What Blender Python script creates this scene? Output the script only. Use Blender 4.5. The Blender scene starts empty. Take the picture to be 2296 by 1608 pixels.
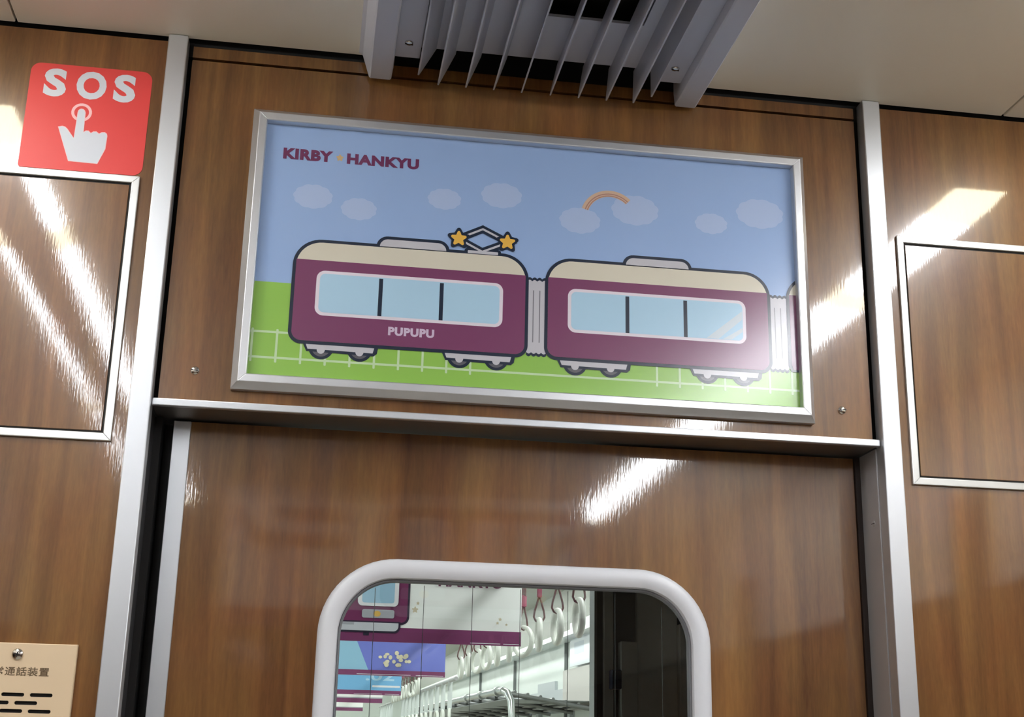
import bpy, bmesh, math, random
from mathutils import Vector, Matrix
from mathutils.geometry import tessellate_polygon
random.seed(7)
S = bpy.context.scene
COL = S.collection
EYE = 1.35; DIST = 1.65            # eye height and distance of the lens from the end wall (wall face is y = 0)

# ------------------------------------------------------------------ camera
F = 2970.09; PITCH, YAW, ROLL = 0.2951, 0.146076, 0.021863
def axes():
    cp, sp, cy, sy, cr, sr = math.cos(PITCH), math.sin(PITCH), math.cos(YAW), math.sin(YAW), math.cos(ROLL), math.sin(ROLL)
    f = Vector((sy*cp, cy*cp, sp)); rt = Vector((cy, -sy, 0)); up = rt.cross(f)
    return cr*rt + sr*up, -sr*rt + cr*up, f
RT, UP, FW = axes()
cam_d = bpy.data.cameras.new('camera'); cam = bpy.data.objects.new('camera', cam_d); COL.objects.link(cam)
cam_d.sensor_width = 36; cam_d.lens = F/2296*36; cam_d.clip_start = 0.02; cam_d.clip_end = 200
M = Matrix.Identity(4)
for i in range(3):
    M[i][0] = RT[i]; M[i][1] = UP[i]; M[i][2] = -FW[i]
M[0][3], M[1][3], M[2][3] = 0, -DIST, EYE
cam.matrix_world = M
S.camera = cam
# ------------------------------------------------------------------ world and exposure
w = bpy.data.worlds.new('world'); S.world = w; w.use_nodes = True
w.node_tree.nodes['Background'].inputs[0].default_value = (0.55, 0.6, 0.7, 1)
w.node_tree.nodes['Background'].inputs[1].default_value = 0.03
S.view_settings.view_transform = 'Standard'; S.view_settings.look = 'None'
S.view_settings.exposure = 0.45; S.view_settings.gamma = 1; S.view_settings.use_curve_mapping = False
LAMP = 30.0          # radiance of the fluorescent diffusers in this car
LAMP2 = 13.0          # and in the next car

def W(u, v, y):
    """a point of the photograph measured on the upright plane at depth y -> (x, z) in metres"""
    d = RT*((u-1148)/F) - UP*((v-804)/F) + FW
    k = (DIST+y)/d.y
    return d.x*k, EYE + d.z*k

# ------------------------------------------------------------------ materials
MATS = {}
def lin(c):
    return tuple((v/12.92 if v <= .04045 else ((v+.055)/1.055)**2.4) for v in [x/255 for x in c])
def mat(name, rgb, rough=.5, metal=0, spec=.5, coat=0, coat_r=.05, emit=0):
    if name in MATS: return MATS[name]
    m = bpy.data.materials.new(name); m.use_nodes = True; MATS[name] = m
    b = m.node_tree.nodes['Principled BSDF']
    c = (*lin(rgb), 1)
    b.inputs['Base Color'].default_value = c
    b.inputs['Roughness'].default_value = rough; b.inputs['Metallic'].default_value = metal
    b.inputs['Specular IOR Level'].default_value = spec
    b.inputs['Coat Weight'].default_value = coat; b.inputs['Coat Roughness'].default_value = coat_r
    if emit:
        b.inputs['Emission Color'].default_value = c; b.inputs['Emission Strength'].default_value = emit
    return m
def nodes(m): return m.node_tree.nodes, m.node_tree.links, m.node_tree.nodes['Principled BSDF']

def wood(name, dark, mid, light, rough=.13, seed=0.0):
    m = mat(name, mid, .32, spec=.35, coat=1.0, coat_r=rough); m.node_tree.nodes['Principled BSDF'].inputs['Coat IOR'].default_value = 1.55
    N, L, b = nodes(m)
    g = N.new('ShaderNodeNewGeometry'); mp = N.new('ShaderNodeMapping')
    mp.inputs['Scale'].default_value = (38, 38, 2.2); mp.inputs['Location'].default_value = (seed, seed*.7, seed*.3)
    L.new(g.outputs['Position'], mp.inputs['Vector'])
    n1 = N.new('ShaderNodeTexNoise'); n1.inputs['Scale'].default_value = 1; n1.inputs['Detail'].default_value = 5; n1.inputs['Roughness'].default_value = .6
    n1.inputs['Distortion'].default_value = .6
    L.new(mp.outputs[0], n1.inputs['Vector'])
    mp2 = N.new('ShaderNodeMapping'); mp2.inputs['Scale'].default_value = (9, 9, 1.6); mp2.inputs['Location'].default_value = (seed+3, 0, seed)
    L.new(g.outputs['Position'], mp2.inputs['Vector'])
    n2 = N.new('ShaderNodeTexNoise'); n2.inputs['Scale'].default_value = 1; n2.inputs['Detail'].default_value = 3
    L.new(mp2.outputs[0], n2.inputs['Vector'])
    mp3 = N.new('ShaderNodeMapping'); mp3.inputs['Scale'].default_value = (420, 420, 60)
    L.new(g.outputs['Position'], mp3.inputs['Vector'])
    n3 = N.new('ShaderNodeTexNoise'); n3.inputs['Scale'].default_value = 1; n3.inputs['Detail'].default_value = 2
    L.new(mp3.outputs[0], n3.inputs['Vector'])
    mx = N.new('ShaderNodeMath'); mx.operation = 'MULTIPLY_ADD'; mx.inputs[1].default_value = .55
    a2 = N.new('ShaderNodeMath'); a2.operation = 'MULTIPLY'; a2.inputs[1].default_value = .45
    L.new(n2.outputs['Fac'], a2.inputs[0]); L.new(n1.outputs['Fac'], mx.inputs[0]); L.new(a2.outputs[0], mx.inputs[2])
    a3 = N.new('ShaderNodeMath'); a3.operation = 'MULTIPLY_ADD'; a3.inputs[1].default_value = .14; 
    L.new(n3.outputs['Fac'], a3.inputs[0]); L.new(mx.outputs[0], a3.inputs[2])
    r = N.new('ShaderNodeValToRGB'); L.new(a3.outputs[0], r.inputs[0])
    e = r.color_ramp.elements
    e[0].position = .38; e[0].color = (*lin(dark), 1); e[1].position = .78; e[1].color = (*lin(light), 1)
    k = e.new(.57); k.color = (*lin(mid), 1)
    # broad reddish and golden clouds in the veneer
    n4 = N.new('ShaderNodeTexNoise'); n4.inputs['Scale'].default_value = 1; n4.inputs['Detail'].default_value = 4
    mp4 = N.new('ShaderNodeMapping'); mp4.inputs['Scale'].default_value = (16, 16, 7); mp4.inputs['Location'].default_value = (seed*2, 1, seed)
    L.new(g.outputs['Position'], mp4.inputs['Vector']); L.new(mp4.outputs[0], n4.inputs['Vector'])
    r4 = N.new('ShaderNodeValToRGB'); L.new(n4.outputs['Fac'], r4.inputs[0])
    q = r4.color_ramp.elements; q[0].position = .36; q[0].color = (1.06, .9, .8, 1); q[1].position = .66; q[1].color = (1.04, 1.04, .92, 1)
    mm = N.new('ShaderNodeMix'); mm.data_type = 'RGBA'; mm.blend_type = 'MULTIPLY'; mm.inputs[0].default_value = 1
    L.new(r.outputs[0], mm.inputs[6]); L.new(r4.outputs[0], mm.inputs[7])
    L.new(mm.outputs[2], b.inputs['Base Color'])
    bp = N.new('ShaderNodeBump'); bp.inputs['Strength'].default_value = .05; bp.inputs['Distance'].default_value = .0006
    L.new(n3.outputs['Fac'], bp.inputs['Height']); L.new(bp.outputs[0], b.inputs['Coat Normal'])
    return m
WOOD = wood('wood_laminate', (82, 52, 28), (114, 80, 45), (142, 104, 60), .05)
WOOD_DOOR = wood('wood_laminate_door', (82, 52, 27), (115, 80, 44), (142, 104, 58), .045, 5.3)

def brushed(name, rgb, rough, metal=1.0, sx=3, sz=3, amt=.1):
    m = mat(name, rgb, rough, metal)
    N, L, b = nodes(m)
    g = N.new('ShaderNodeNewGeometry'); mp = N.new('ShaderNodeMapping'); mp.inputs['Scale'].default_value = (sx, 200, sz)
    L.new(g.outputs['Position'], mp.inputs['Vector'])
    n = N.new('ShaderNodeTexNoise'); n.inputs['Detail'].default_value = 3; L.new(mp.outputs[0], n.inputs['Vector'])
    ma = N.new('ShaderNodeMath'); ma.operation = 'MULTIPLY_ADD'; ma.inputs[1].default_value = amt; ma.inputs[2].default_value = rough-amt/2
    L.new(n.outputs['Fac'], ma.inputs[0]); L.new(ma.outputs[0], b.inputs['Roughness'])
    return m
ALU = brushed('satin_aluminium', (205, 208, 212), .42, .85)
ALU_V = brushed('satin_aluminium_upright', (206, 209, 213), .4, .8, 200, 2)
STEEL = brushed('brushed_steel', (186, 185, 187), .33, .5, 300, 2, .12)
CHROME = mat('polished_screw_metal', (215, 212, 205), .18, 1)
DARKREC = mat('dark_recess', (12, 11, 11), .7)
RUBBER = mat('black_rubber', (20, 18, 18), .55)
BROWNRUB = mat('dark_brown_seal', (34, 22, 17), .5)

def cream_ceiling():
    m = mat('cream_ceiling_panel', (240, 236, 223), .38)
    N, L, b = nodes(m)
    g = N.new('ShaderNodeNewGeometry')
    n = N.new('ShaderNodeTexNoise'); n.inputs['Scale'].default_value = 900; n.inputs['Detail'].default_value = 2
    L.new(g.outputs['Position'], n.inputs['Vector'])
    bp = N.new('ShaderNodeBump'); bp.inputs['Strength'].default_value = .06; bp.inputs['Distance'].default_value = .0005
    L.new(n.outputs['Fac'], bp.inputs['Height']); L.new(bp.outputs[0], b.inputs['Normal'])
    return m
CEIL = cream_ceiling()
VENT = mat('grey_painted_metal', (190, 192, 202), .42, .1)
CREAMW = mat('cream_wall_panel', (238, 233, 222), .35)
FLOORM = mat('beige_floor', (176, 170, 158), .45)
DIFF = mat('lit_diffuser', (246, 249, 255), .4, emit=LAMP)
DIFFC = mat('lamp_end_cover', (247, 240, 214), .4, emit=LAMP*.5)
DIFF2 = mat('lit_diffuser_next_car', (250, 253, 250), .4, emit=LAMP2)

# ------------------------------------------------------------------ helpers
def tag(o, label=None, cat=None, group=None, kind=None):
    if label: o['label'] = label
    if cat: o['category'] = cat
    if group: o['group'] = group
    if kind: o['kind'] = kind
    return o
def empty(name, loc=(0, 0, 0), label=None, cat=None, group=None, kind=None):
    o = bpy.data.objects.new(name, None); COL.objects.link(o); o.location = loc; o.empty_display_size = .05
    return tag(o, label, cat, group, kind)
def link(name, me, m=None, parent=None):
    """mesh data is given in world coordinates; parenting keeps it there"""
    o = bpy.data.objects.new(name, me); COL.objects.link(o)
    if m: me.materials.append(m)
    if parent:
        o.parent = parent
        o.matrix_parent_inverse = Matrix.Translation(-parent.location)
    return o
def local(name, me, m, parent):
    o = bpy.data.objects.new(name, me); COL.objects.link(o)
    if m and not me.materials: me.materials.append(m)
    o.parent = parent
    return o
def from_bm(bm, name, smooth=False, angle=None):
    me = bpy.data.meshes.new(name)
    bmesh.ops.recalc_face_normals(bm, faces=bm.faces)
    bm.to_mesh(me); bm.free()
    if smooth:
        for p in me.polygons: p.use_smooth = True
        if angle: me.set_sharp_from_angle(angle=math.radians(angle))
    return me
def add_box(bm, x0, x1, y0, y1, z0, z1):
    v = [bm.verts.new((x, y, z)) for x in (x0, x1) for y in (y0, y1) for z in (z0, z1)]
    for q in ((0, 1, 3, 2), (4, 6, 7, 5), (0, 4, 5, 1), (2, 3, 7, 6), (0, 2, 6, 4), (1, 5, 7, 3)):
        bm.faces.new([v[i] for i in q])
    return v
def box(name, x0, x1, y0, y1, z0, z1, m, parent=None, bev=0, seg=2):
    bm = bmesh.new(); add_box(bm, x0, x1, y0, y1, z0, z1)
    if bev: bmesh.ops.bevel(bm, geom=list(bm.edges), offset=bev, segments=seg, affect='EDGES', profile=.5)
    return link(name, from_bm(bm, name, bool(bev), 20), m, parent)
def plate_mesh(name, loops, y0, y1, cap_back=True):
    """loops of (x,z): first is the outline, the others holes; y0 is the front face (towards the camera)"""
    bm = bmesh.new()
    tri = tessellate_polygon([[Vector((x, z, 0)) for x, z in lp] for lp in loops])
    flat = [p for lp in loops for p in lp]
    fr = [bm.verts.new((x, y0, z)) for x, z in flat]
    bk = [bm.verts.new((x, y1, z)) for x, z in flat] if y1 is not None else None
    for t in tri:
        try:
            bm.faces.new([fr[i] for i in t])
            if bk and cap_back: bm.faces.new([bk[i] for i in reversed(t)])
        except ValueError: pass
    if bk:
        k = 0
        for lp in loops:
            n = len(lp)
            for i in range(n):
                a, b = k+i, k+(i+1) % n
                bm.faces.new((fr[a], fr[b], bk[b], bk[a]))
            k += n
    if bk is None:
        me = bpy.data.meshes.new(name)
        for f in bm.faces:
            f.normal_update()
            if f.normal.y > 0: f.normal_flip()
        bm.to_mesh(me); bm.free(); return me
    return from_bm(bm, name)
def rrect(x0, z0, x1, z1, r, n=8):
    """rounded rectangle, r = radius or (tl, tr, br, bl)"""
    if not isinstance(r, (tuple, list)): r = (r,)*4
    tl, tr, br, bl = [max(q, 1e-6) for q in r]
    out = []
    for cx, cz, q, a0 in ((x1-tr, z1-tr, tr, 0), (x0+tl, z1-tl, tl, 90), (x0+bl, z0+bl, bl, 180), (x1-br, z0+br, br, 270)):
        for i in range(n+1):
            a = math.radians(a0+90*i/n); out.append((cx+q*math.cos(a), cz+q*math.sin(a)))
    return out
def ellipse(cx, cz, rx, rz, n=28): return [(cx+rx*math.cos(2*math.pi*i/n), cz+rz*math.sin(2*math.pi*i/n)) for i in range(n)]
def tube_bm(bm, pts, r, n=10, closed=False, cap=True):
    pts = [Vector(p) for p in pts]; rings = []
    N_ = len(pts); prev = None
    for i, p in enumerate(pts):
        if closed: t = pts[(i+1) % N_]-pts[i-1]
        else: t = pts[min(i+1, N_-1)]-pts[max(i-1, 0)]
        t.normalize()
        if prev is None:
            a = Vector((0, 0, 1)) if abs(t.z) < .9 else Vector((1, 0, 0))
            u = t.cross(a).normalized()
        else: u = (prev - t*prev.dot(t)).normalized()
        prev = u; v = t.cross(u)
        rr = r[i] if isinstance(r, (list, tuple)) else r
        rings.append([bm.verts.new(p+rr*(math.cos(2*math.pi*k/n)*u+math.sin(2*math.pi*k/n)*v)) for k in range(n)])
    m_ = N_ if closed else N_-1
    for i in range(m_):
        A, B = rings[i], rings[(i+1) % N_]
        for k in range(n): bm.faces.new((A[k], A[(k+1) % n], B[(k+1) % n], B[k]))
    if cap and not closed:
        bm.faces.new(rings[0][::-1]); bm.faces.new(rings[-1])
def tube(name, pts, r, m, parent=None, n=10, closed=False):
    bm = bmesh.new(); tube_bm(bm, pts, r, n, closed)
    return link(name, from_bm(bm, name, True, 50), m, parent)
def sweep_frame(name, loop_fn, profile, m, parent):
    """closed frame: loop_fn(offset) gives the outline inset by offset; profile = [(inset, y), ...]"""
    bm = bmesh.new(); rows = []
    for ins, y in profile: rows.append([bm.verts.new((x, y, z)) for x, z in loop_fn(ins)])
    for a, b in zip(rows, rows[1:]):
        n = len(a)
        for i in range(n): bm.faces.new((a[i], a[(i+1) % n], b[(i+1) % n], b[i]))
    return link(name, from_bm(bm, name, True, 35), m, parent)
def mitred_rails(x0, x1, z0, z1, profile, m, parent, name='frame_rail'):
    """four mitred rails of a picture frame, each a piece of its own"""
    cs = [((x0, z0), (x1, z0), (1, 1), (-1, 1)), ((x1, z0), (x1, z1), (-1, 1), (-1, -1)), ((x1, z1), (x0, z1), (-1, -1), (1, -1)), ((x0, z1), (x0, z0), (1, -1), (1, 1))]
    for a, b, da, db in cs:
        bm = bmesh.new()
        A = [bm.verts.new((a[0]+da[0]*i, y, a[1]+da[1]*i)) for i, y in profile]
        B = [bm.verts.new((b[0]+db[0]*i, y, b[1]+db[1]*i)) for i, y in profile]
        n = len(profile)
        for i in range(n): bm.faces.new((A[i], A[(i+1) % n], B[(i+1) % n], B[i]))
        bm.faces.new(A[::-1]); bm.faces.new(B)
        o = link(name, from_bm(bm, name), m, parent)
        bv = o.modifiers.new('edge', 'BEVEL'); bv.width = .0006; bv.segments = 2; bv.limit_method = 'ANGLE'
def text_mesh(name, body, x0, x1, z0, z1, y, bold=0.0, depth=None, spacing=1.0):
    c = bpy.data.curves.new(name, 'FONT'); c.body = body; c.offset = bold; c.space_character = spacing; c.resolution_u = 4
    o = bpy.data.objects.new('lettering_tmp', c); COL.objects.link(o)
    bpy.context.view_layer.update()
    me = bpy.data.meshes.new_from_object(o.evaluated_get(bpy.context.evaluated_depsgraph_get()))
    bpy.data.objects.remove(o); bpy.data.curves.remove(c)
    xs = [v.co.x for v in me.vertices]; ys = [v.co.y for v in me.vertices]
    sx = (x1-x0)/(max(xs)-min(xs)); sz = (z1-z0)/(max(ys)-min(ys)); mx, my = min(xs), min(ys)
    for v in me.vertices:
        X, Z = x0+(v.co.x-mx)*sx, z0+(v.co.y-my)*sz
        v.co = (X, y, Z)
    me.materials.clear(); me.name = name
    return me
def screw_mesh(name, r, slot='-', ang=0.0):
    """domed screw head facing -y, its slot cut as a recessed channel"""
    bm = bmesh.new(); n = 20; rows = []
    for q, h in ((1, 0), (1, .12), (.9, .3), (.7, .42), (.45, .5), (.2, .54)):
        rows.append([bm.verts.new((r*q*math.cos(2*math.pi*i/n), -r*h, r*q*math.sin(2*math.pi*i/n))) for i in range(n)])
    for a, b in zip(rows, rows[1:]):
        for i in range(n): bm.faces.new((a[i], a[(i+1) % n], b[(i+1) % n], b[i]))
    bm.faces.new(rows[-1])
    return from_bm(bm, name, True, 50)
SLOT = mat('screw_slot_dark', (30, 27, 24), .6)
def screw(name, x, y, z, r, label, rot=None, cross=False, ang=0.0, parent=None, group=None, m=None):
    e = screw_mesh(name, r)
    o = bpy.data.objects.new(name, e); COL.objects.link(o); e.materials.append(m or CHROME)
    o.location = (x, y, z)
    if rot: o.rotation_euler = rot
    if parent:
        o.parent = parent; o.matrix_parent_inverse = Matrix.Translation(-parent.location)
    bm = bmesh.new()
    if cross:
        for s in (0, 1):
            q = add_box(bm, -r*.5, r*.5, -r*.60, -r*.3, -r*.10, r*.10)
            bmesh.ops.rotate(bm, verts=q, matrix=Matrix.Rotation(ang+s*math.pi/2, 3, 'Y'))
    else:
        q = add_box(bm, -r*.93, r*.93, -r*.58, -r*.1, -r*.10, r*.10)
        bmesh.ops.rotate(bm, verts=q, matrix=Matrix.Rotation(ang, 3, 'Y'))
    local('slot', from_bm(bm, 'slot'), SLOT, o)
    return o

# ================================================================== THE END WALL OF THIS CAR
ZC = 2.281
X0, X1 = -1.08, 1.62               # side walls
JL0, JL1, JR0, JR1 = -0.2366, -0.2105, 0.7468, 0.7730
FT = .02
def structure(o, label, cat='wall'): return tag(o, label, cat, kind='structure')
structure(box('wall_left', X0, JL0, 0, FT, 0, ZC-.006, WOOD), 'glossy brown wood-grain end wall panel on the SOS sticker side', 'wall')
structure(box('wall_right', JR1, X1, 0, FT, 0, ZC-.006, WOOD), 'glossy brown wood-grain end wall panel on the right of the doorway', 'wall')
hp = empty('wall_center', (.268, .006, 1.775)); structure(hp, 'wood-grain header panel above the connecting door, behind the framed poster')
box('panel', JL1+.006, JR0-.007, .006, .02, 1.774, 2.2535, WOOD, hp)
box('panel', JL1+.006, JR0-.007, .006, .02, 2.2575, ZC-.007, WOOD, hp)
box('backing', JL0, JR1, .024, .035, 1.774, ZC+.05, DARKREC, hp)
box('shadow_gap', X0, X1, .012, .023, ZC-.02, ZC+.05, DARKREC, hp)
# aluminium door posts and lintel
t = empty('trim_1', ((JL0+JL1)/2, 0, 0)); structure(t, 'tall satin aluminium door post beside the SOS sticker', 'door post')
box('face', JL0, JL1, -.012, .012, 0, ZC-.001, ALU_V, t, .0015)
box('inner_lining', JL0+.004, JL1-.0015, .0125, .06, 0, 1.7655, mat('dark_anodised_lining', (70, 70, 73), .45, .6), t)
box('slot_seal', JL1-.004, JL1+.008, .06, .1, 0, 1.7655, RUBBER, t)
box('pocket_light_stop', JL0, -.1665, .1015, .106, 0, 1.7655, RUBBER, t)  # added dark plate, stops light leaking through the slot from the gangway
t = empty('trim_2', ((JR0+JR1)/2, 0, 0)); structure(t, 'tall satin aluminium door post on the right with steel inner lining', 'door post')
box('face', JR0, JR1, -.012, .012, 0, ZC-.001, ALU_V, t, .0015)
box('inner_lining', JR0-.0012, JR1-.004, .0125, .1, 0, 1.7655, STEEL, t)
box('edge_seal', JR0-.0085, JR0-.0013, .066, .1, 0, 1.7655, BROWNRUB, t)
screw('screw', JR0-.0012, .03, 1.6663, .0042, None, rot=(0, 0, -math.pi/2), parent=t, m=STEEL)
t = empty('trim_3', (.268, 0, 1.77)); structure(t, 'horizontal aluminium lintel strip between the poster and the door', 'lintel')
box('nosing', JL1+.0005, JR0-.001, -.004, .004, 1.7655, 1.775, ALU, t, .0012)
box('soffit', JL1+.0005, JR0-.0025, .0042, .1, 1.767, 1.773, brushed('lintel_soffit_metal', (150, 148, 146), .38, .9), t)
for x, nm in ((-.1623, 'slotted metal screw left of the framed poster'), (.6983, 'slotted metal screw right of the framed poster')):
    tag(screw('screw', x, .006, 1.8155, .0056, None, ang=.12 if x < 0 else -.1), nm, 'screw', 'header panel screws')

# sliding connecting door -------------------------------------------------
d = empty('door_1', (.278, .07, 0)); structure(d, 'brown wood-grain connecting door with a rounded window', 'door')
WX0, WX1, WZ1, WZ0, WR = .0118, .5245, 1.5968, .93, .098
def wloop(i): return rrect(WX0+i, WZ0+i, WX1-i, WZ1-i, WR-i, 14)
leaf = [(-.1665, .02), (JR0-.0095, .02), (JR0-.0095, 1.7640), (-.1665, 1.7640)]
link('door_leaf', plate_mesh('door_leaf', [leaf, wloop(.008)[::-1]], .07, .1), WOOD_DOOR, d)
box('edge_strip', -.189, -.1665, .067, .1, .02, 1.764, ALU_V, d, .0008, 1)
PAINT = mat('light_grey_painted_frame', (224, 227, 233), .38, .0)
wf = sweep_frame('window_frame', wloop, [(0, .0705), (0, .066), (.0018, .0615), (.006, .0585), (.013, .0575), (.020, .0590), (.0245, .062), (.0258, .066), (.0258, .075)], PAINT, d)
sweep_frame('gasket', wloop, [(.0256, .071), (.0265, .068), (.0285, .069), (.0295, .074), (.0295, .0775)], mat('grey_rubber_gasket', (120, 122, 128), .5), d)
def thin_glass(name, tint):
    m = bpy.data.materials.new(name); m.use_nodes = True; MATS[name] = m
    N_, L_ = m.node_tree.nodes, m.node_tree.links
    N_.remove(N_['Principled BSDF'])
    t_ = N_.new('ShaderNodeBsdfTransparent'); t_.inputs[0].default_value = (*tint, 1)
    g_ = N_.new('ShaderNodeBsdfGlossy'); g_.inputs['Roughness'].default_value = .01
    f_ = N_.new('ShaderNodeFresnel'); f_.inputs['IOR'].default_value = 1.5
    x_ = N_.new('ShaderNodeMixShader')
    L_.new(f_.outputs[0], x_.inputs[0]); L_.new(t_.outputs[0], x_.inputs[1]); L_.new(g_.outputs[0], x_.inputs[2])
    L_.new(x_.outputs[0], N_['Material Output'].inputs['Surface'])
    return m
GLASS = thin_glass('window_glass', (.95, .975, .965))
pane = link('pane', plate_mesh('pane', [wloop(.027)], .078, .082), GLASS, d)
WIRE = mat('glass_wire', (105, 108, 108), .4, .6)
for k in range(7):
    x = .0831+.0634*k; zt = WZ1-.0295
    for cx in (WX0+.0295+(WR-.0295), WX1-.0295-(WR-.0295)):
        if (k < 2 and x < cx and cx < .3) or (x > cx and cx > .3):
            zt = WZ1-WR+math.sqrt(max((WR-.0295)**2-(x-cx)**2, 0))
    tube('wire', [(x, .0838, WZ0+.034), (x, .0838, zt-.001)], .00042, WIRE, pane, 5)

# framed poster ----------------------------------------------------------
PX0, PX1, PZ0, PZ1 = -.0975, .6375, 1.8107, 2.1670
fp = empty('framed_poster', (.27, .006, 1.792), 'aluminium framed landscape poster of a maroon cartoon train above the door', 'poster')
mitred_rails(-.1162, .6558, 1.7922, 2.1842, [(0, .006), (0, -.003), (.0085, -.0135), (.0182, -.0135), (.0192, -.012), (.0192, -.0005), (.012, .006)], brushed('poster_frame_aluminium', (212, 214, 217), .36, .8, 6, 6, .08), fp)
def ink(n, rgb, r=.21): return mat('print_'+n, rgb, r, spec=.75)
YS = -.0008
sheet = link('poster_sheet', plate_mesh('poster_sheet', [[(PX0-.001, PZ0-.001), (PX1+.001, PZ0-.001), (PX1+.001, PZ1+.001), (PX0-.001, PZ1+.001)]], YS, .004), ink('sky_blue', (154, 182, 226)), fp)
def P(lp): return [(PX0+x/1000, PZ0+z/1000) for x, z in lp]
def prn(name, loops, m, layer): return link(name, plate_mesh(name, [P(l) for l in loops], YS-layer*.00012, None), m, sheet)
def stroke(pts, wd, closed=True):
    out, inn = [], []
    n = len(pts)
    for i in range(n):
        a, b, c = Vector(pts[i-1]), Vector(pts[i]), Vector(pts[(i+1) % n])
        u, v = (b-a).normalized(), (c-b).normalized()
        nn = (Vector((-u.y, u.x))+Vector((-v.y, v.x))).normalized()
        k = wd/2/max(nn.dot(Vector((-u.y, u.x))), .3)
        out.append(tuple(b-nn*k)); inn.append(tuple(b+nn*k))
    return out, inn
GREEN = ink('grass_green', (146, 194, 88)); FENCE = ink('fence_pale_green', (196, 222, 178)); NAVY = ink('outline_navy', (38, 48, 66))
CREAM = ink('roof_cream', (216, 211, 194)); MAROON = ink('train_maroon', (124, 68, 104)); WHITEP = ink('window_white', (228, 220, 232))
PALE = ink('glass_pale_blue', (176, 212, 236)); GREYP = ink('light_grey', (196, 196, 204)); WHEEL = ink('wheel_grey', (98, 98, 106))
CLOUD = ink('cloud_lilac', (174, 194, 230)); YEL = ink('star_yellow', (232, 184, 84)); LETTER = ink('lettering_maroon', (112, 54, 92)); MIDG = ink('mid_grey', (128, 128, 136))
prn('grass_print', [[(0, 0), (735, 0), (735, 128.8), (0, 128.8)]], GREEN, 1)
for cx, cz, rx, rz in ((67.5, 253.5, 24.5, 16.5), (129, 240.5, 22.5, 15), (243, 265, 21.5, 14.5), (321, 277, 26.5, 17.5), (430, 249.5, 27, 18), (507.5, 271.2, 31.5, 21), (616, 260.5, 22, 14.5), (687, 281.3, 32.5, 21)):
    lp = []
    nb = 11
    for i in range(132):
        a = 2*math.pi*i/132; s = 1+.075*abs(math.sin(nb*a/2+.4))
        lp.append((cx+rx*s*math.cos(a), cz+rz*s*math.sin(a)))
    prn('cloud_print', [lp], CLOUD, 1)
def arc3(a, b, c, n=20, wd=2):
    (x1, y1), (x2, y2), (x3, y3) = a, b, c
    D = 2*(x1*(y2-y3)+x2*(y3-y1)+x3*(y1-y2))
    ux = ((x1*x1+y1*y1)*(y2-y3)+(x2*x2+y2*y2)*(y3-y1)+(x3*x3+y3*y3)*(y1-y2))/D
    uy = ((x1*x1+y1*y1)*(x3-x2)+(x2*x2+y2*y2)*(x1-x3)+(x3*x3+y3*y3)*(x2-x1))/D
    return ux, uy, math.hypot(x1-ux, y1-uy)
ux, uy, R_ = arc3((437, 267), (467.5, 292.5), (497.5, 282.5))
a0, a1 = math.atan2(267-uy, 437-ux), math.atan2(282.5-uy, 497.5-ux)
for dr, wd, m_ in ((0, 9.5, ink('rainbow_tan', (212, 182, 158))), (-.4, 1.5, ink('rainbow_brown', (176, 134, 124))), (-3.3, 1.3, ink('rainbow_brown', (176, 134, 124)))):
    aa = [a0+(a1-a0)*i/20 for i in range(21)]
    lp = [(ux+(R_+dr+wd/2)*math.cos(a), uy+(R_+dr+wd/2)*math.sin(a)) for a in aa]+[(ux+(R_+dr-wd/2)*math.cos(a), uy+(R_+dr-wd/2)*math.sin(a)) for a in aa[::-1]]
    prn('rainbow_print', [lp], m_, 2 if wd > 5 else 3)
for zz in (60.8, 26.5): prn('fence_rail_print', [[(0, zz-1.5), (735, zz-1.5), (735, zz+1.5), (0, zz+1.5)]], FENCE, 2)
for k in list(range(10))+list(range(17, 27)):
    x = 3.0+31.35*k
    if x > 733: break
    prn('fence_post_print', [rrect(x-1.5, 20, x+1.5, 65, 1, 3)], FENCE, 3)
def star(cx, cz, r, rin, rot=90, soft=.12):
    pts = []
    for i in range(10):
        a = math.radians(rot+36*i); q = r if i % 2 == 0 else rin
        if i % 2 == 0:
            for da in (-.16, -.06, .06, .16): pts.append((cx+q*(1-abs(da)*.55)*math.cos(a+da), cz+q*(1-abs(da)*.55)*math.sin(a+da)))
        else: pts.append((cx+q*math.cos(a), cz+q*math.sin(a)))
    return pts
def bellows(xa, xb, z0=55, z1=157):
    def sc(off):
        lp = []; n = 4; wv = (xb-xa+2*off*.0)/n
        for i in range(33): x = xa+(xb-xa)*i/32; lp.append((x, z0-off-2.0*abs(math.sin(math.pi*n*i/32))))
        for i in range(33): x = xb-(xb-xa)*i/32; lp.append((x, z1+off+2.0*abs(math.sin(math.pi*n*i/32))))
        return lp
    prn('gangway_outline_print', [sc(2.6)], NAVY, 4); prn('gangway_print', [sc(-1.2)], GREYP, 5)
    for q in (.32, .64): x = xa+(xb-xa)*q; prn('gangway_fold_print', [[(x-.7, 70), (x+.7, 70), (x+.7, 143), (x-.7, 143)]], MIDG, 6)
bellows(358.5, 385.5); bellows(694.5, 721)
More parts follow.
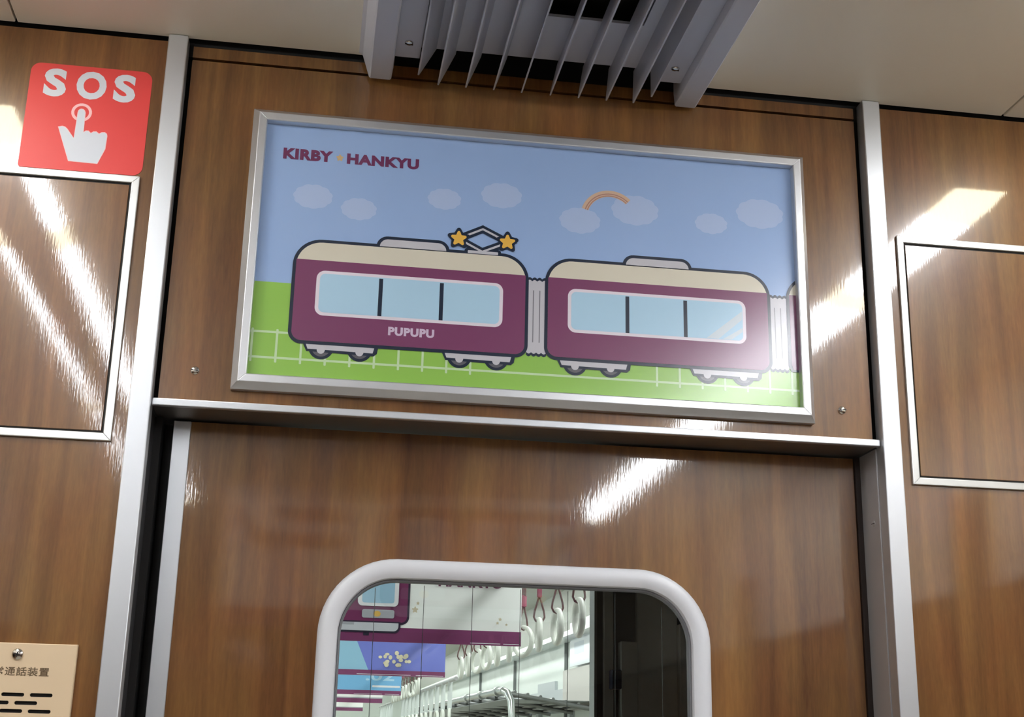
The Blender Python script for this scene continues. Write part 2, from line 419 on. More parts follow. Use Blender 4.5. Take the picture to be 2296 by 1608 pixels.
def cartrain(x0, x1, wx0, wx1, mulls, roof, bogs):
    for (bx0, bx1), ws in bogs:
        for wx in ws: prn('wheel_outline_print', [ellipse(wx, 43.8, 16, 15.8)], NAVY, 4); prn('wheel_print', [ellipse(wx, 43.8, 12, 12)], WHEEL, 5)
        prn('bogie_outline_print', [[(bx0-4, 52), (bx0+2.5, 38), (bx1-1, 36.5), (bx1+3, 40), (bx1+5, 52)]], NAVY, 6)
        prn('bogie_print', [[(bx0+.5, 50), (bx0+4, 41.3), (bx1-2.5, 40.3), (bx1, 50)]], GREYP, 7)
        for wx in ws: prn('axle_box_print', [ellipse(wx, 41, 5.2, 5.6)], GREYP, 7.5)
    prn('train_outline_print', [rrect(x0, 47.5, x1, 192.5, (37, 37, 17, 17), 12)], NAVY, 8)
    s = 4.4
    prn('train_roof_print', [[p for p in rrect(x0+s, 52, x1-s, 188.3, (33, 33, 13, 13), 12)]], CREAM, 9)
    lo = [p for p in rrect(x0+s, 52, x1-s, 163.3, (0, 0, 13, 13), 10)]
    prn('train_side_print', [lo], MAROON, 10)
    prn('window_border_print', [rrect(wx0, 87.3, wx1, 149.2, 11)], WHITEP, 11)
    prn('window_print', [rrect(wx0+4.6, 91.6, wx1-4.6, 145, 7)], PALE, 12)
    for mx in mulls: prn('mullion_print', [[(mx-2.6, 91.6), (mx+2.6, 91.6), (mx+2.6, 143.6), (mx-2.6, 143.6)]], NAVY, 13)
    rx0, rx1 = roof
    prn('roof_unit_outline_print', [rrect(rx0-2, 186, rx1+2, 204.2, (15, 15, 0, 0))], NAVY, 8.5)
    prn('roof_unit_print', [rrect(rx0+2.4, 189.6, rx1-2.4, 200, (11, 11, 0, 0))], GREYP, 9.5)
cartrain(47.5, 360.5, 79.5, 326, (163.6, 243.9), (157, 250.5), (((70, 160), (91, 140.5)), ((249.5, 339.5), (270.3, 319))))
cartrain(382.5, 697.3, 414, 661.3, (495.6, 576.2), (491.5, 584.5), (((402.5, 496), (424.4, 472.6)), ((583.5, 678), (605.3, 655.6))))
c3 = [(735, 52), (735, 178.5)]+[(756+36*math.cos(a), 156+36*math.sin(a)) for a in [math.radians(127+i*5.3) for i in range(11)]]+[(720, 60), (724, 52)]
prn('train_outline_print', [c3], NAVY, 8)
prn('train_roof_print', [[(735, 163), (735, 173.5)]+[(756+32*math.cos(a), 156+32*math.sin(a)) for a in [math.radians(131+i*4.2) for i in range(9)]]+[(724.4, 163)]], CREAM, 9)
prn('train_side_print', [[(735, 55), (735, 163), (724.4, 163), (724.4, 62), (727, 55)]], MAROON, 9)
for k, (xa, xb) in enumerate(((605, 622), (628, 640))):
    prn('glass_streak_print', [[(xa, 92.2), (xb, 92.2), (656, 118+(-14 if k else 4)), (656, 134-(24 if k else 0))]], ink('streak_pale', (200, 214, 226)), 14)
prn('pantograph_base_outline_print', [rrect(272.5, 187, 322, 196.6, (4, 4, 0, 0))], NAVY, 8.4)
prn('pantograph_base_print', [rrect(277, 189.3, 318, 193.4, 1)], GREYP, 9.4)
DI = [(296.5, 192.6), (331.5, 208.8), (296.5, 225.2), (263.5, 208.8)]
o_, i_ = stroke(DI, 10.5); prn('pantograph_outline_print', [o_, i_[::-1]], NAVY, 8.2)
o_, i_ = stroke(DI, 2.8); prn('pantograph_print', [o_, i_[::-1]], GREYP, 8.8)
for cx in (264.2, 330.3):
    prn('star_outline_print', [star(cx, 209, 16.2, 10.2)], NAVY, 9.6); prn('star_print', [star(cx, 209, 11.2, 6.2)], YEL, 10.6)
def ptext(nm, body, x0, x1, z0, z1, m, bold, layer, sp=1.0):
    return link(nm, text_mesh(nm, body, PX0+x0/1000, PX0+x1/1000, PZ0+z0/1000, PZ0+z1/1000, YS-layer*.00012, bold, None, sp), m, sheet)
ptext('lettering_print', 'KIRBY', 24.3, 90.5, 305, 321, LETTER, .055, 3, 1.08)
ptext('lettering_print', 'HANKYU', 109.2, 206.5, 304.8, 320.4, LETTER, .055, 3, 1.08)
prn('star_print', [star(99.7, 312.6, 5.2, 3.2)], ink('star_sand', (206, 178, 134)), 3)
ptext('lettering_print', 'PUPUPU', 176, 236.3, 66.3, 78, ink('lettering_lilac', (206, 188, 212)), .055, 12, 1.12)

# hatches with aluminium edging on both end walls --------------------------
GAPM = mat('dark_gap', (16, 13, 11), .6)
HATCHF = brushed('hatch_frame_aluminium', (206, 207, 206), .34, .75, 8, 8)
def hatch(x0, x1, z0, z1, label):
    h = empty('wall_hatch', ((x0+x1)/2, 0, z0), label, 'hatch')
    mitred_rails(x0, x1, z0, z1, [(0, 0), (0, -.004), (.0006, -.0046), (.0094, -.0046), (.010, -.004), (.010, 0)], HATCHF, h)
    box('gap_backing', x0+.0095, x1-.0095, -.0006, 0, z0+.0095, z1-.0095, GAPM, h)
    box('hatch_panel', x0+.0127, x1-.0127, -.0022, -.0006, z0+.0127, z1-.0127, WOOD, h, .0005, 1)
hatch(-.62, -.2545, 1.7163, 2.0717, 'aluminium edged wood hatch below the SOS sticker')
hatch(.7892, 1.155, 1.7160, 2.0747, 'aluminium edged wood hatch on the right of the doorway')

# SOS sticker --------------------------------------------------------------
RED = mat('sticker_red', (226, 73, 71), .42, spec=.3); STW = mat('sticker_white', (214, 219, 230), .42, spec=.3); STP = mat('sticker_pink', (250, 196, 200), .42, spec=.3)
sx0, sx1, sz0, sz1 = -.4098, -.2532, 2.0735, 2.2252
st = link('sos_sticker', plate_mesh('sos_sticker', [rrect(sx0, sz0, sx1, sz1, (.013, .013, .013, .004), 8)], -.0007, .0), RED)
tag(st, 'red SOS sticker with white pointing hand on the left end wall', 'sticker')
def zl(pts): return [W(a/3.8267, b/3.8267, -.001) for a, b in pts]
def stk(nm, loops, m, l): return link(nm, plate_mesh(nm, loops, -.0007-l*.00015, None), m, st)
(la, lb), (lc, ld) = W(95, 213, -.001), W(310, 168, -.001)
for body, q in (('S', ((365, 790), (590, 580))), ('O', ((642, 838), (930, 622))), ('S', ((962, 870), (1180, 645)))):
    (xa, za), (xb, zb) = zl(q)
    me = text_mesh('lettering', body, xa, xb, 2.1772, 2.2185, -.00085, .045)
    link('lettering', me, STW, st)
cx, cz = W(183, 252, -.001)
stk('target_ring', [ellipse(cx, cz, .0132, .0132), ellipse(cx, cz, .0094, .0094)[::-1]], STP, 1)
hand = [(665, 965), (672, 945), (685, 935), (700, 932), (718, 936), (730, 948), (736, 968), (718, 1132), (736, 1119), (760, 1120), (780, 1140), (800, 1127), (828, 1127), (850, 1146), (872, 1134), (900, 1134), (918, 1148), (922, 1168), (905, 1280), (835, 1408), (583, 1383), (497, 1085), (535, 1079), (560, 1086), (580, 1105), (632, 1182)]
stk('pointing_hand', [zl(hand)[::-1]], STP, 2)
cxm, cym = 715, 1200
def shrink(p, q=8):
    out = []
    n = len(p)
    for i in range(n):
        a, b, c = Vector(p[i-1]), Vector(p[i]), Vector(p[(i+1) % n])
        nn = (Vector((-(b-a).normalized().y, (b-a).normalized().x))+Vector((-(c-b).normalized().y, (c-b).normalized().x)))
        nn = nn.normalized() if nn.length > 1e-4 else Vector((0, 0))
        out.append(tuple(b+nn*q))
    return out
stk('pointing_hand', [zl(shrink(hand, 5))[::-1]], STW, 3)

# emergency intercom plate ---------------------------------------------------
BEIGE = mat('beige_enamel_plate', (222, 198, 164), .36)
ip = empty('intercom_plate', (-.365, 0, 1.27), 'beige intercom plate with slotted speaker holes and Japanese lettering', 'intercom')
px0, px1, pz0, pz1 = -.478, -.2652, 1.245, 1.470
slots = []
for r_ in range(12):
    zc = 1.4116-.00915*r_
    off = 0 if r_ % 2 == 0 else -.0161
    for k in range(5 if r_ % 2 == 0 else 4):
        x1_ = -.2872+off-.0316*k
        slots.append(rrect(x1_-.0255, zc-.0021, x1_, zc+.0021, .00205, 4)[::-1])
lo = [(px0+.001, pz0+.001), (px1-.001, pz0+.001), (px1-.001, pz1-.001), (px0+.001, pz1-.001)]
link('plate', plate_mesh('plate', [lo]+slots, -.0062, -.004, True), BEIGE, ip)
bm = bmesh.new()
def ringrow(i, y): return [bm.verts.new((x, y, z)) for x, z in ((px0+i, pz0+i), (px1-i, pz0+i), (px1-i, pz1-i), (px0+i, pz1-i))]
rows = [ringrow(0, 0), ringrow(0, -.0052), ringrow(.001, -.0062)]
for a, b in zip(rows, rows[1:]):
    for i in range(4): bm.faces.new((a[i], a[(i+1) % 4], b[(i+1) % 4], b[i]))
link('plate_edge', from_bm(bm, 'plate_edge'), BEIGE, ip)
box('speaker_backing', px0+.004, px1-.004, -.0022, -.0005, pz0+.004, pz1-.004, DARKREC, ip)
screw('screw', -.3316, -.0062, 1.4570, .0067, None, cross=True, ang=.25, parent=ip)
link('lettering', text_mesh('lettering', '常通話装置', -.3556, -.2942, 1.4325, 1.4428, -.0064, .018, None, 1.12), mat('engraved_brown_letters', (104, 84, 58), .5), ip)

# ================================================================== CEILING OF THIS CAR
YB = -6.6
c = empty('ceiling', (.27, -3, ZC)); structure(c, 'cream ceiling panels of this car with dark seams', 'ceiling')
for a, b in ((X0, -.4380), (-.4350, .048), (.484, .9685), (.9715, X1)):
    box('panel', a, b, YB, -.0015, ZC, ZC+.012, CEIL, c, .001, 1)
box('roof_void', X0, X1, YB, .03, ZC+.05, ZC+.06, DARKREC, c)
# air outlet grille
v = empty('air_vent', (.266, -.1, 2.2455), 'grey louvred air outlet running along the ceiling above the poster', 'vent')
VY0, VY1 = YB+.02, -.004
def vrail(s, xo):
    """side rail: profile in x-z extruded along y, its wall end cut slightly back"""
    bm = bmesh.new()
    pr = [(-.016, ZC+.0005), (-.010, ZC-.004), (0, 2.2475), (.002, 2.2458), (.0285, 2.2458), (.0305, 2.2475), (.033, 2.264), (.033, ZC+.01), (-.0005, ZC+.01)]
    pr = [(xo+s*a, z) for a, z in pr]
    A = [bm.verts.new((x, VY1-(.004 if z > 2.25 else 0), z)) for x, z in pr]; B = [bm.verts.new((x, VY0, z)) for x, z in pr]
    n = len(pr)
    for i in range(n): bm.faces.new((A[i], A[(i+1) % n], B[(i+1) % n], B[i]))
    bm.faces.new(A); bm.faces.new(B[::-1])
    link('side_rail', from_bm(bm, 'side_rail', True, 30), VENT, v)
vrail(1, .0345); vrail(-1, .4985)
box('mounting_strip', .066, .1005, VY0, -.042, 2.2615, 2.266, VENT, v)
box('mounting_strip', .4325, .4670, VY0, -.042, 2.2615, 2.266, VENT, v)
box('base_plate', .1005, .4325, -.156, -.046, 2.2765, 2.2805, VENT, v)
box('base_plate', .1005, .255, VY0, -.156, 2.2765, 2.2805, VENT, v)
box('base_plate', .385, .4325, VY0, -.156, 2.2765, 2.2805, VENT, v)
box('duct', .06, .47, VY0, -.003, 2.315, 2.325, DARKREC, v)
for x in (.1015, .1302, .1690, .2081, .2476, .2885, .3288, .3690, .4080, .4310):
    short = x < .11 or x > .42
    lean = .0085-(x-.25)*.09
    zb = 2.2505 if short else 2.2458; y_end = -.016 if short else -.002
    bm = bmesh.new()
    th = .0011
    prof = [(x, zb), (x+lean, 2.279)]
    vs = []
    for (px_, pz_), ye in zip(prof, (y_end, y_end-.030)):
        for sgn in (-1, 1):
            for yy in (ye, VY0): vs.append(bm.verts.new((px_+sgn*th, yy, pz_)))
    for q in ((0, 1, 3, 2), (4, 6, 7, 5), (0, 4, 5, 1), (2, 3, 7, 6), (0, 2, 6, 4), (1, 5, 7, 3)): bm.faces.new([vs[i] for i in q])
    link('fin', from_bm(bm, 'fin'), VENT, v)
for x in (.0832, .4477): screw('screw', x, -.0815, 2.2615, .0058, None, rot=(math.pi/2, 0, 0), parent=v, ang=.2)

# ceiling lamps ----------------------------------------------------------------
def lamp(xc, label, h=.045):
    l = empty('ceiling_lamp', (xc, -1.8, ZC-.02), label, 'lamp', 'fluorescent ceiling lamps of this car')
    b_, dz = h-.011, .018
    for nm, ya, yb, m in (('end_cover', -.25, -.36, DIFFC), ('diffuser', -.36, -.71, DIFF), ('joint_cover', -.71, -.82, DIFFC), ('diffuser', -.82, -2.0, DIFF), ('joint_cover', -2.0, -2.08, DIFFC), ('diffuser', -2.08, -3.25, DIFF), ('end_cover', -3.25, -3.35, DIFFC)):
        bm = bmesh.new()
        ca = .035 if ya == -.25 else 0
        A = [bm.verts.new((xc+x, ya+(-ca if z < ZC-.001 else 0), z)) for x, z in ((-h, ZC-.0005), (-b_, ZC-dz), (b_, ZC-dz), (h, ZC-.0005))]
        B = [bm.verts.new((xc+x, yb, z)) for x, z in ((-h, ZC-.0005), (-b_, ZC-dz), (b_, ZC-dz), (h, ZC-.0005))]
        for i in range(4): bm.faces.new((A[i], A[(i+1) % 4], B[(i+1) % 4], B[i]))
        bm.faces.new(A); bm.faces.new(B[::-1])
        link(nm, from_bm(bm, nm), m, l)
lamp(1.066, 'long ceiling lamp overhead on the right, mirrored in the wood panels')
lamp(-.5625, 'wide ceiling lamp overhead on the left, mirrored in the wood panels', .0725)
tag(box('streak_blocker', -.588, -.514, -3.3, -.44, ZC-.05, ZC-.0185, mat('dark_brown_blocker', (48, 34, 28), .5), None, .004), 'added dark bar below the left ceiling lamp, blocking part of its mirrored streak', 'duct')  # added dark bar, splits the left lamp's mirrored streak in two
structure(box('streak_strip', 1.166, 1.176, -3.2, -.55, ZC-.006, ZC-.0005, ALU), 'added thin aluminium strip on the right ceiling for the thin mirrored streaks', 'trim')  # added bright strip, gives the thin streaks mirrored on the right

# rest of this car (seen mirrored in the glossy panels) ---------------------------
structure(box('floor', X0, X1, YB, 3.2, -.02, 0, FLOORM), 'beige car floor', 'floor')
for side, x, s in (('side_left', X0, -1), ('side_right', X1, 1)):
    e = empty('wall_'+side, (x, -3, 0)); structure(e, 'wood-grain side wall with cream upper panels, %s side of this car' % side[5:])
    xa, xb = (x-.03, x) if s < 0 else (x, x+.03)
    box('lower_panel', xa, xb, YB, 0, 0, 1.77, WOOD, e)
    box('upper_panel', xa, xb, YB, 0, 1.785, ZC+.01, CREAMW, e)
    i0, i1 = (x, x+.02) if s < 0 else (x-.02, x)
    box('ledge', i0, i1, YB, -.02, 1.77, 1.785, ALU, e)
    for ya, yb in ((-1.50, -1.34), (-3.1, -2.94)): box('pillar', i0, i1, ya, yb, 0, 2.02, WOOD, e)
    DG = mat('night_window_glass', (18, 20, 24), .05)
    for ya, yb in ((-1.2, -.35), (-2.85, -1.65)): box('window', i0 if s > 0 else x, i1 if s > 0 else x+.004, ya, yb, .95, 1.62, DG, e)
structure(box('wall_back', X0, X1, YB-.03, YB, 0, ZC, WOOD), 'far wood-grain end of this car behind the camera')

# ================================================================== STRAP HANGERS (shared meshes)
RINGM = mat('ivory_plastic_ring', (232, 234, 228), .3); BELT = mat('brown_leather_belt', (112, 80, 80), .5); PINK = mat('rose_belt_sleeve', (176, 96, 118), .5)
WBELT = mat('white_plastic_sleeve', (226, 232, 232), .35)
def torus(R, r, n=28, k=8, oval=1.25):
    bm = bmesh.new(); rings = []
    for i in range(n):
        a = 2*math.pi*i/n
        rings.append([bm.verts.new((r*oval*math.sin(2*math.pi*j/k), (R+r*math.cos(2*math.pi*j/k))*math.sin(a), (R+r*math.cos(2*math.pi*j/k))*math.cos(a))) for j in range(k)])
    for i in range(n):
        A, B = rings[i], rings[(i+1) % n]
        for j in range(k): bm.faces.new((A[j], A[(j+1) % k], B[(j+1) % k], B[j]))
    return from_bm(bm, 'ring', True)
RING_ME = torus(.050, .0082)
bm = bmesh.new()
lp = [(0, 0, .0405), (.012, 0, .046), (.018, 0, .058), (.016, 0, .075), (.009, 0, .1), (.002, 0, .125), (-.002, 0, .125), (-.009, 0, .1), (-.016, 0, .075), (-.018, 0, .058), (-.012, 0, .046)]
tube_bm(bm, lp, .0034, 8, True); BELT_ME = from_bm(bm, 'belt_loop', True)
bm = bmesh.new(); add_box(bm, -.008, .008, -.010, .010, .122, .165); bmesh.ops.bevel(bm, geom=list(bm.edges), offset=.003, segments=2, affect='EDGES'); SLEEVE_ME = from_bm(bm, 'sleeve', True, 40)
bm = bmesh.new(); add_box(bm, -.0025, .0025, -.011, .011, .16, .30); UPPER_ME = from_bm(bm, 'upper_belt')
bm = bmesh.new(); add_box(bm, -.014, .014, -.006, .006, .048, .225); bmesh.ops.bevel(bm, geom=list(bm.edges), offset=.003, segments=2, affect='EDGES'); WSLEEVE_ME = from_bm(bm, 'white_sleeve', True, 40)
def strap(loc, rz, label, group, white=False):
    e = empty('strap_hanger', loc, label, 'strap', group); e.rotation_euler = (0, 0, rz)
    local('ring', RING_ME, RINGM, e)
    if white:
        local('sleeve', WSLEEVE_ME, WBELT, e)
    else:
        local('belt_loop', BELT_ME, BELT, e); local('sleeve', SLEEVE_ME, PINK, e); local('upper_belt', UPPER_ME, BELT, e)
    return e

# ================================================================== GANGWAY AND NEXT CAR
DKW = mat('dark_gangway_panel', (92, 94, 98), .4)
structure(box('wall_gangway_left', -.34, -.32, .105, 1.2, 0, 2.1, DKW), 'dark left side of the gangway between the cars')
structure(box('wall_gangway_right', .86, .88, .105, 1.2, 0, 2.1, DKW), 'dark right side of the gangway between the cars')
structure(box('ceiling_gangway', -.34, .88, .105, 1.2, 2.1, 2.12, DKW), 'dark roof of the gangway between the cars', 'ceiling')
ew = empty('wall_next_end', (.27, 1.2, 0)); structure(ew, 'dark end wall of the next car with its doorway, seen through the door window')
box('side_panel', .6145, 1.75, 1.19, 1.23, 0, 2.45, DKW, ew); box('side_panel', -1.2, -.085, 1.19, 1.23, 0, 2.45, DKW, ew); box('header', -.085, .6145, 1.19, 1.23, 1.80, 2.45, DKW, ew)
box('doorway_edge', .609, .6145, 1.185, 1.235, 0, 1.80, mat('pale_doorway_edge', (160, 164, 166), .4), ew)
GP = mat('grey_gangway_fitting', (232, 233, 230), .4); GN = mat('navy_gangway_cover', (50, 58, 84), .4)
for a, b, z0, z1, m_, th in ((.628, .650, .9, 1.72, GP, .01), (.662, .70, .9, 1.60, GP, .025), (.70, .79, 1.0, 1.72, GP, .015), (.79, .83, .9, 1.64, GP, .03), (.83, .99, 1.2, 1.73, GN, .02), (.64, .662, 1.5, 1.54, GN, .035)):
    box('fitting', a, b, 1.19-th, 1.19, z0, z1, m_, ew, .002, 1)
def N(x, Y, z): return Vector((x+.007*Y, Y-DIST, EYE+z+.0168*Y))       # the next car stands on a slight rise
def slab(name, x0, x1, Y0, Y1, z0, z1, m, parent=None):
    bm = bmesh.new(); v = [bm.verts.new(N(x, Y, z)) for x in (x0, x1) for Y in (Y0, Y1) for z in (z0, z1)]
    for q in ((0, 1, 3, 2), (4, 6, 7, 5), (0, 4, 5, 1), (2, 3, 7, 6), (0, 2, 6, 4), (1, 5, 7, 3)): bm.faces.new([v[i] for i in q])
    return link(name, from_bm(bm, name), m, parent)
NW = mat('next_car_white_wall', (226, 232, 228), .35); NG = mat('next_car_grey_panel', (190, 196, 200), .4); NB = mat('next_car_beige_panel', (198, 193, 188), .4)
YA, YE = 2.9, 23.0
structure(slab('ceiling_next', -1.1, 1.64, YA, YE, .95, .97, mat('next_car_ceiling', (196, 198, 188), .45)), 'pale ceiling of the next car', 'ceiling')
structure(slab('floor_next', -1.1, 1.64, YA, YE, -1.40, -1.38, FLOORM), 'floor of the next car', 'floor')
structure(slab('wall_next_left', -1.13, -1.1, YA, YE, -1.38, .96, NW), 'white left wall of the next car')
structure(slab('wall_next_back', -1.1, 1.64, YE, YE+.03, -1.38, .96, NW), 'far end of the next car')
nr = empty('wall_next_right', N(1.62, 10, -1.38)); structure(nr, 'white right wall of the next car with grey and beige panels')
slab('wall_panel', 1.62, 1.65, YA, YE, -1.38, .96, NW, nr)
slab('beige_panel', 1.585, 1.62, 7.0, 8.62, .17, .42, NB, nr)
slab('grey_panel', 1.60, 1.62, 8.62, 11.2, .16, .31, NG, nr)
slab('grey_panel', 1.60, 1.62, 9.0, 9.7, .31, .37, NG, nr)
slab('grey_panel', 1.60, 1.62, 11.6, 14.0, .2, .40, NG, nr)
slab('upper_panel', 1.612, 1.622, YA, YE, .63, .95, mat('next_car_upper_darkened', (128, 131, 122), .5), nr)  # added slab, coloured darker to offset the overbright lamp light up here
slab('cove_moulding', 1.50, 1.62, YA, YE, .60, .63, NW, nr)
for Y in (8.63, 10.9, 13.2): slab('seam', 1.598, 1.6215, Y, Y+.02, -.2, .6, mat('panel_seam_grey', (120, 124, 124), .5), nr)
for Y in (7.2, 8.4, 9.6, 10.8, 12.0): slab('window_frame', 1.59, 1.62, Y, Y+.10, -.7, .17, NG, nr)
slab('window_head', 1.595, 1.62, 7.0, 14.0, .02, .10, NW, nr)
# notice sheet
ns = slab('notice_sheet', 1.578, 1.582, 7.72, 8.35, .43, .70, mat('notice_paper', (236, 239, 246), .4)); tag(ns, 'white notice sheet on the next car wall beside the dark window edge', 'notice')
for k, (a, b, q, r_) in enumerate(((7.85, 8.25, .60, .66), (7.9, 8.2, .50, .57))): slab('faint_diagram', 1.5772, 1.578, a, b, q, r_, mat('faint_print', (216, 222, 234), .5), ns)
slab('notice_edge', 1.572, 1.585, 7.66, 7.70, .40, .95, NG, ns)
# lamps of the next car
for x, lb in ((1.066, 'right'), (-.526, 'left')):
    l = empty('ceiling_lamp', N(x, 12, .93), 'long lamp along the %s of the next car ceiling' % lb, 'lamp', 'ceiling lamps of the next car')
    for a in range(6): slab('diffuser', x-.05, x+.05, 3.2+3.2*a, 6.2+3.2*a, .925, .949, DIFF2, l)
# hand rails and strap hangers
def nrail(name, x, z, Ya, Yb, r, m, label, cat): 
    o = tube(name, [N(x, Ya, z), N(x, (Ya+Yb)/2, z), N(x, Yb, z)], r, m); return tag(o, label, cat)
nrail('strap_rail', .736, .333+.30, 3.0, 20, .014, STEEL, 'steel rail carrying the brown looped straps in the next car', 'rail')
nrail('strap_rail', .85, .335, 8.2, 17.5, .012, STEEL, 'low steel rail carrying the white sleeved straps in the next car', 'rail')
rots = [.0, .05, -.1, .5, -.12, -.05, .22, .35, .0, .05, .1, -.1]
order = ['nearest', 'second', 'third', 'fourth', 'fifth', 'sixth', 'seventh', 'eighth', 'ninth', 'tenth', 'eleventh', 'twelfth']
for k in list(range(10))+list(range(17, 27)):
    Y = 3.76+.348*k
    lb = ('%s white ring on a brown looped strap seen through the door window' % order[k]) if k < 10 else 'far white ring strap in the row beyond the hanging posters'
    strap(N(.736, Y, .333), rots[k % 12], lb, 'brown looped straps in the next car')
for k in range(11):
    strap(N(.85, 8.55+.45*k, .11), .1*(k % 3-1), '%s white sleeved low strap in the row beside the luggage rack' % order[k], 'white sleeved straps in the next car', True)
for k in range(6):
    strap(N(.85, 14.9+.45*k, .11), .1*(k % 3-1), 'far white sleeved low strap below the most distant posters', 'far white sleeved straps', True)
# luggage rack
NST = mat('bright_steel_tube', (200, 204, 204), .25, .9); RACKU = mat('rack_grey_metal', (128, 130, 130), .35, .7)
rk = empty('luggage_rack', N(1.05, 7.5, .25), 'grey steel luggage rack along the next car right wall', 'rack')
RYs, RYe = 7.5, 15.5
tube('front_rail', [N(1.045, RYs, .25), N(1.045, (RYs+RYe)/2, .25), N(1.045, RYe, .25)], .019, NST, rk)
for k in range(7):
    x = 1.11+.072*k; z = .243-.011*k
    tube('bar', [N(x, RYs, z), N(x, RYe, z)], .009, RACKU, rk, 8)
slab('tray', 1.06, 1.585, RYs, RYe, .20, .205, RACKU, rk)
for Y in (7.5, 8.3, 9.1, 9.9, 10.7, 11.5, 12.3): tube('bracket', [N(1.05, Y, .235), N(1.3, Y, .20), N(1.59, Y, .155)], .013, RACKU, rk, 8)
for Y in (7.75, 8.5, 9.3): 
    tube('rail_collar', [N(1.045, Y-.035, .25), N(1.045, Y, .25), N(1.045, Y+.035, .25)], .027, NST, rk, 12)
tube('grab_pole', [N(1.045, RYs+.02, .25), N(1.06, RYs-.05, .235), N(1.075, RYs-.09, .19), N(1.08, RYs-.1, .1), N(1.08, RYs-.1, -.2), N(1.08, RYs-.1, -1.38)], .02, NST, rk, 12)
# ------------------------------------------------------------------ hanging posters
def hposter(Y, label, art, z_b=.339, frame=None, group='posters hanging across the next car', x0=-.245, x1=.785):
    """paper poster hung across the aisle; frame() maps (x, Y, z) to the world"""
    fr = frame or N
    H = .364; k_ = 1 if frame else .917
    o0 = fr((x0+x1)/2*k_, Y*k_, z_b*k_)
    e = empty('hanging_poster', o0, label, 'poster', group)
    y = o0.y; dx = o0.x-(x0+x1)/2*k_; dz = o0.z-z_b*k_
    def R(lp): return [(a*k_+dx, b*k_+dz) for a, b in lp]
    sh = link('sheet', plate_mesh('sheet', [R([(x0, z_b), (x1, z_b), (x1, z_b+H), (x0, z_b+H)])], y-.0006, y+.0006), mat('poster_paper', (250, 250, 251), .35), e)
    box('clip_rail', x0*k_+dx, x1*k_+dx, y-.008, y+.008, (z_b+H)*k_+dz-.006, (z_b+H)*k_+dz+.02, ALU, e)
    for q_ in (.12, .88): xq = x0*k_+dx+(x1-x0)*k_*q_; tube('hanger', [(xq, y, (z_b+H)*k_+dz+.018), (xq, y, (fr(0, Y*k_, .948 if not frame else ZC-EYE)).z)], .004, STEEL, e, 6)
    cnt = [0]
    def pr(nm, loops, m, both=False):
        cnt[0] += 1
        yy = y-.0006-.0004*cnt[0]
        return link(nm, plate_mesh(nm, [R(l) for l in loops], yy, None), m, sh)
    def tx(nm, body, a, b, c_, d_, m, bold=.03):
        cnt[0] += 1
        return link(nm, text_mesh(nm, body, a*k_+dx, b*k_+dx, c_*k_+dz, d_*k_+dz, y-.0006-.0004*cnt[0], bold), m, sh)
    art(pr, tx, x0, x1, z_b, H)
    return e
PUR = mat('poster_purple_stripe', (126, 58, 104), .35); PNAVY = mat('poster_navy', (44, 40, 60), .35); PW = mat('poster_white', (236, 234, 242), .35)
PGLS = mat('poster_glass_blue', (160, 198, 226), .35); PMAR = mat('poster_train_maroon', (118, 48, 92), .35); PGR = mat('poster_grey', (172, 174, 184), .35); PYE = mat('poster_amber', (230, 186, 96), .35); PLT = mat('poster_lettering', (104, 50, 84), .35)
def rc(a, b, c_, d_, r=0): return rrect(a, c_, b, d_, r) if r else [(a, c_), (b, c_), (b, d_), (a, d_)]
def fine_print(pr, a, b, z):
    for p, q in ((a, a+(b-a)*.62), (a+(b-a)*.68, b)): pr('fine_print', [rc(p, q, z, z+.0025)], PW)
def art_front(pr, tx, x0, x1, zb, H):
    pr('stripe_print', [rc(x0, x1, zb, zb+.055)], PUR)
    cx = .055; hw = .292                    # cartoon train seen from the front
    for q in (-.13, .13): pr('coupler_print', [rc(cx+q-.011, cx+q+.011, zb+.022, zb+.04)], PNAVY)
    pr('train_outline_print', [rrect(cx-hw, zb+.066, cx+hw, zb+.35, (.06, .06, .03, .03))], PNAVY)
    pr('train_body_print', [rrect(cx-hw+.008, zb+.074, cx+hw-.008, zb+.342, (.053, .053, .024, .024))], PMAR)
    pr('bumper_outline_print', [rrect(cx-.26, zb+.034, cx+.26, zb+.077, (.004, .004, .024, .024))], PNAVY)
    pr('bumper_print', [rrect(cx-.252, zb+.0405, cx+.252, zb+.0715, (.002, .002, .019, .019))], mat('poster_bumper', (206, 208, 218), .35))
    pr('bumper_plate_print', [rc(cx-.082, cx+.082, zb+.061, zb+.0705)], PGR)
    for q in (-1, 1):
        pr('headlight_print', [rrect(cx+q*.172-.062, zb+.089, cx+q*.172+.062, zb+.121, .008)], PGR)
        pr('headlamp_print', [ellipse(cx+q*.168, zb+.105, .014, .011)], PYE)
        a = cx+q*.17
        pr('window_border_print', [rrect(a-.078, zb+.134, a+.078, zb+.315, .018)], PW); pr('window_print', [rrect(a-.062, zb+.146, a+.062, zb+.303, .01)], PGLS)
    pr('door_border_print', [rrect(cx-.05, zb+.142, cx+.05, zb+.315, .008)], PW); pr('door_window_print', [rrect(cx-.034, zb+.154, cx+.034, zb+.303, .005)], PGLS)
    tx('lettering_print', 'KIRBY', .46, .66, zb+.295, zb+.335, PLT)
    tx('lettering_print', 'HANKYU', .455, .705, zb+.218, zb+.262, PLT)
    PST = mat('poster_star_sand', (206, 192, 166), .35)
    for a, b, r_ in ((.368, .125, .013), (.378, .15, .007), (.70, .100, .007), (.69, .085, .006), (.725, .08, .005)): pr('star_print', [star(a, zb+b, r_, r_*.55)], PST)
    fine_print(pr, .585, .775, zb+.005)
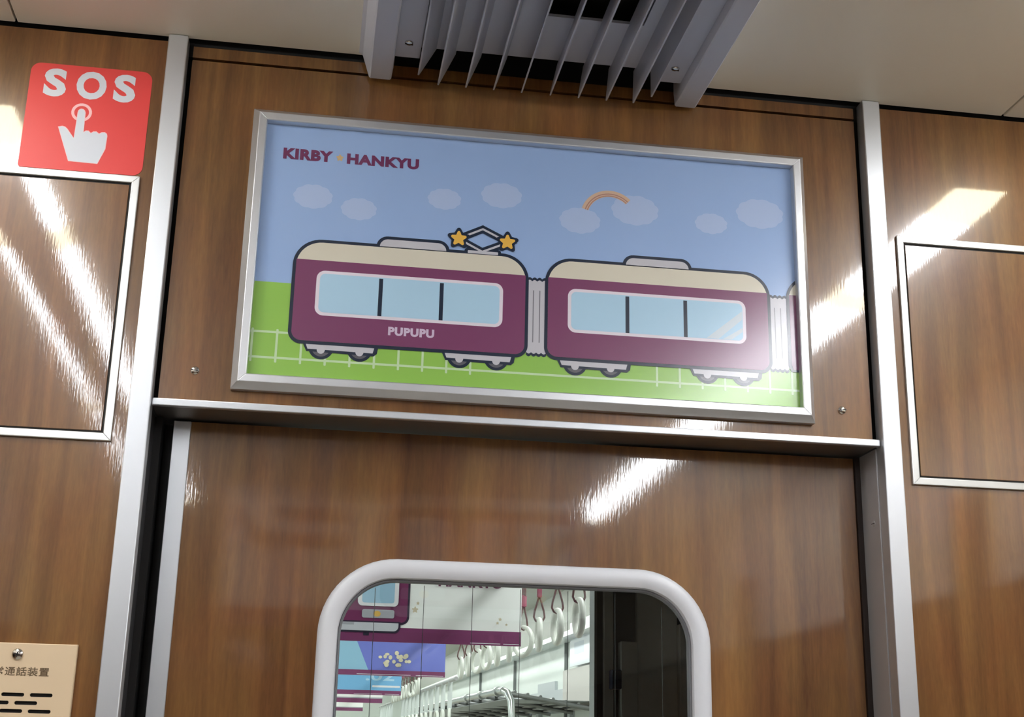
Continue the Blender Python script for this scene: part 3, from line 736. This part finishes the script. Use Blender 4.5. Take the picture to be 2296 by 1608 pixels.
def art_blue(pr, tx, x0, x1, zb, H):
    pr('backdrop_print', [rc(x0, x1, zb+.03, zb+H)], mat('poster_violet_blue', (116, 126, 214), .35))
    pr('backdrop_print', [[(x0, zb+.03), (.32, zb+.03), (.17, zb+H), (x0, zb+H)]], mat('poster_light_blue', (150, 196, 226), .35))
    CR = mat('poster_cream_bits', (232, 222, 196), .35); rr = random.Random(3)
    for k in range(22): pr('confetti_print', [ellipse(.37+.2*rr.random(), zb+.062+.06*rr.random()+(.02 if k % 3 == 0 else 0), .009+.006*rr.random(), .008+.006*rr.random(), 10)], CR)
    pr('caption_print', [rrect(.0, zb+.07, .06, zb+.083, .004)], PW)
    pr('stripe_print', [rc(x0, x1, zb, zb+.032)], PUR); fine_print(pr, .25, .775, zb+.006)
def art_sky(pr, tx, x0, x1, zb, H):
    pr('backdrop_print', [rc(x0, x1, zb+.04, zb+H)], mat('poster_sky', (122, 184, 232), .35))
    pr('backdrop_print', [[(x0, zb+.04), (.16, zb+.04), (.215, zb+H), (x0, zb+H)]], mat('poster_pale_yellow', (228, 222, 200), .35))
    tx('lettering_print', '.02', .46, .72, zb+.125, zb+.215, mat('poster_pale_text', (178, 216, 244), .35), .02)
    pr('caption_print', [rrect(.52, zb+.068, .775, zb+.085, .008)], PW)
    pr('stripe_print', [rc(x0, x1, zb, zb+.04)], PUR); fine_print(pr, .36, .77, zb+.008)
def art_white(pr, tx, x0, x1, zb, H):
    pr('stripe_print', [rc(x0, x1, zb, zb+.05)], PUR)
    pr('band_print', [rc(x0, x1, zb+.05, zb+.062)], PGR)
hposter(5.18, 'nearest hanging poster with a maroon train front and purple stripe', art_front)
hposter(8.25, 'hanging poster with light blue and violet backdrop, second in the row', art_blue)
hposter(12.4, 'hanging sky blue poster with pale lettering, third in the row', art_sky)
hposter(15.7, 'small distant white hanging poster with purple stripe, fourth in the row', art_white)
hposter(21.7, 'most distant white hanging poster with purple stripe', art_white)

# ================================================================== fittings of this car that the glossy panels mirror
def O(x, y, z): return Vector((x, y, EYE+z))
hp1 = hposter(-1.95, 'hanging poster overhead in this car, only mirrored in the door', art_front, frame=lambda x, y, z: O(x, y, z), group='posters hanging in this car')
# mirror the print to the other face as well: the paper shows its art towards the door
for ch in list(hp1.children):
    for g in ch.children:
        g.data = g.data.copy()
        for vv in g.data.vertices: vv.co.y = -1.95+(-1.95-vv.co.y); vv.co.x = .54-vv.co.x
for x, lb in ((.736, 'right'), (-.196, 'left')):
    tag(tube('strap_rail', [O(x, -1.75, .63), O(x, -3, .63), O(x, YB+.1, .63)], .014, STEEL), 'steel strap rail overhead on the %s of this car' % lb, 'rail')
    for k in range(5 if x > 0 else 0):
        strap(O(x, -2.2-.35*k, .333), .3*((k*7) % 3-1), 'white ring strap on the %s rail of this car, behind the camera' % lb, 'straps of this car, %s rail' % lb)
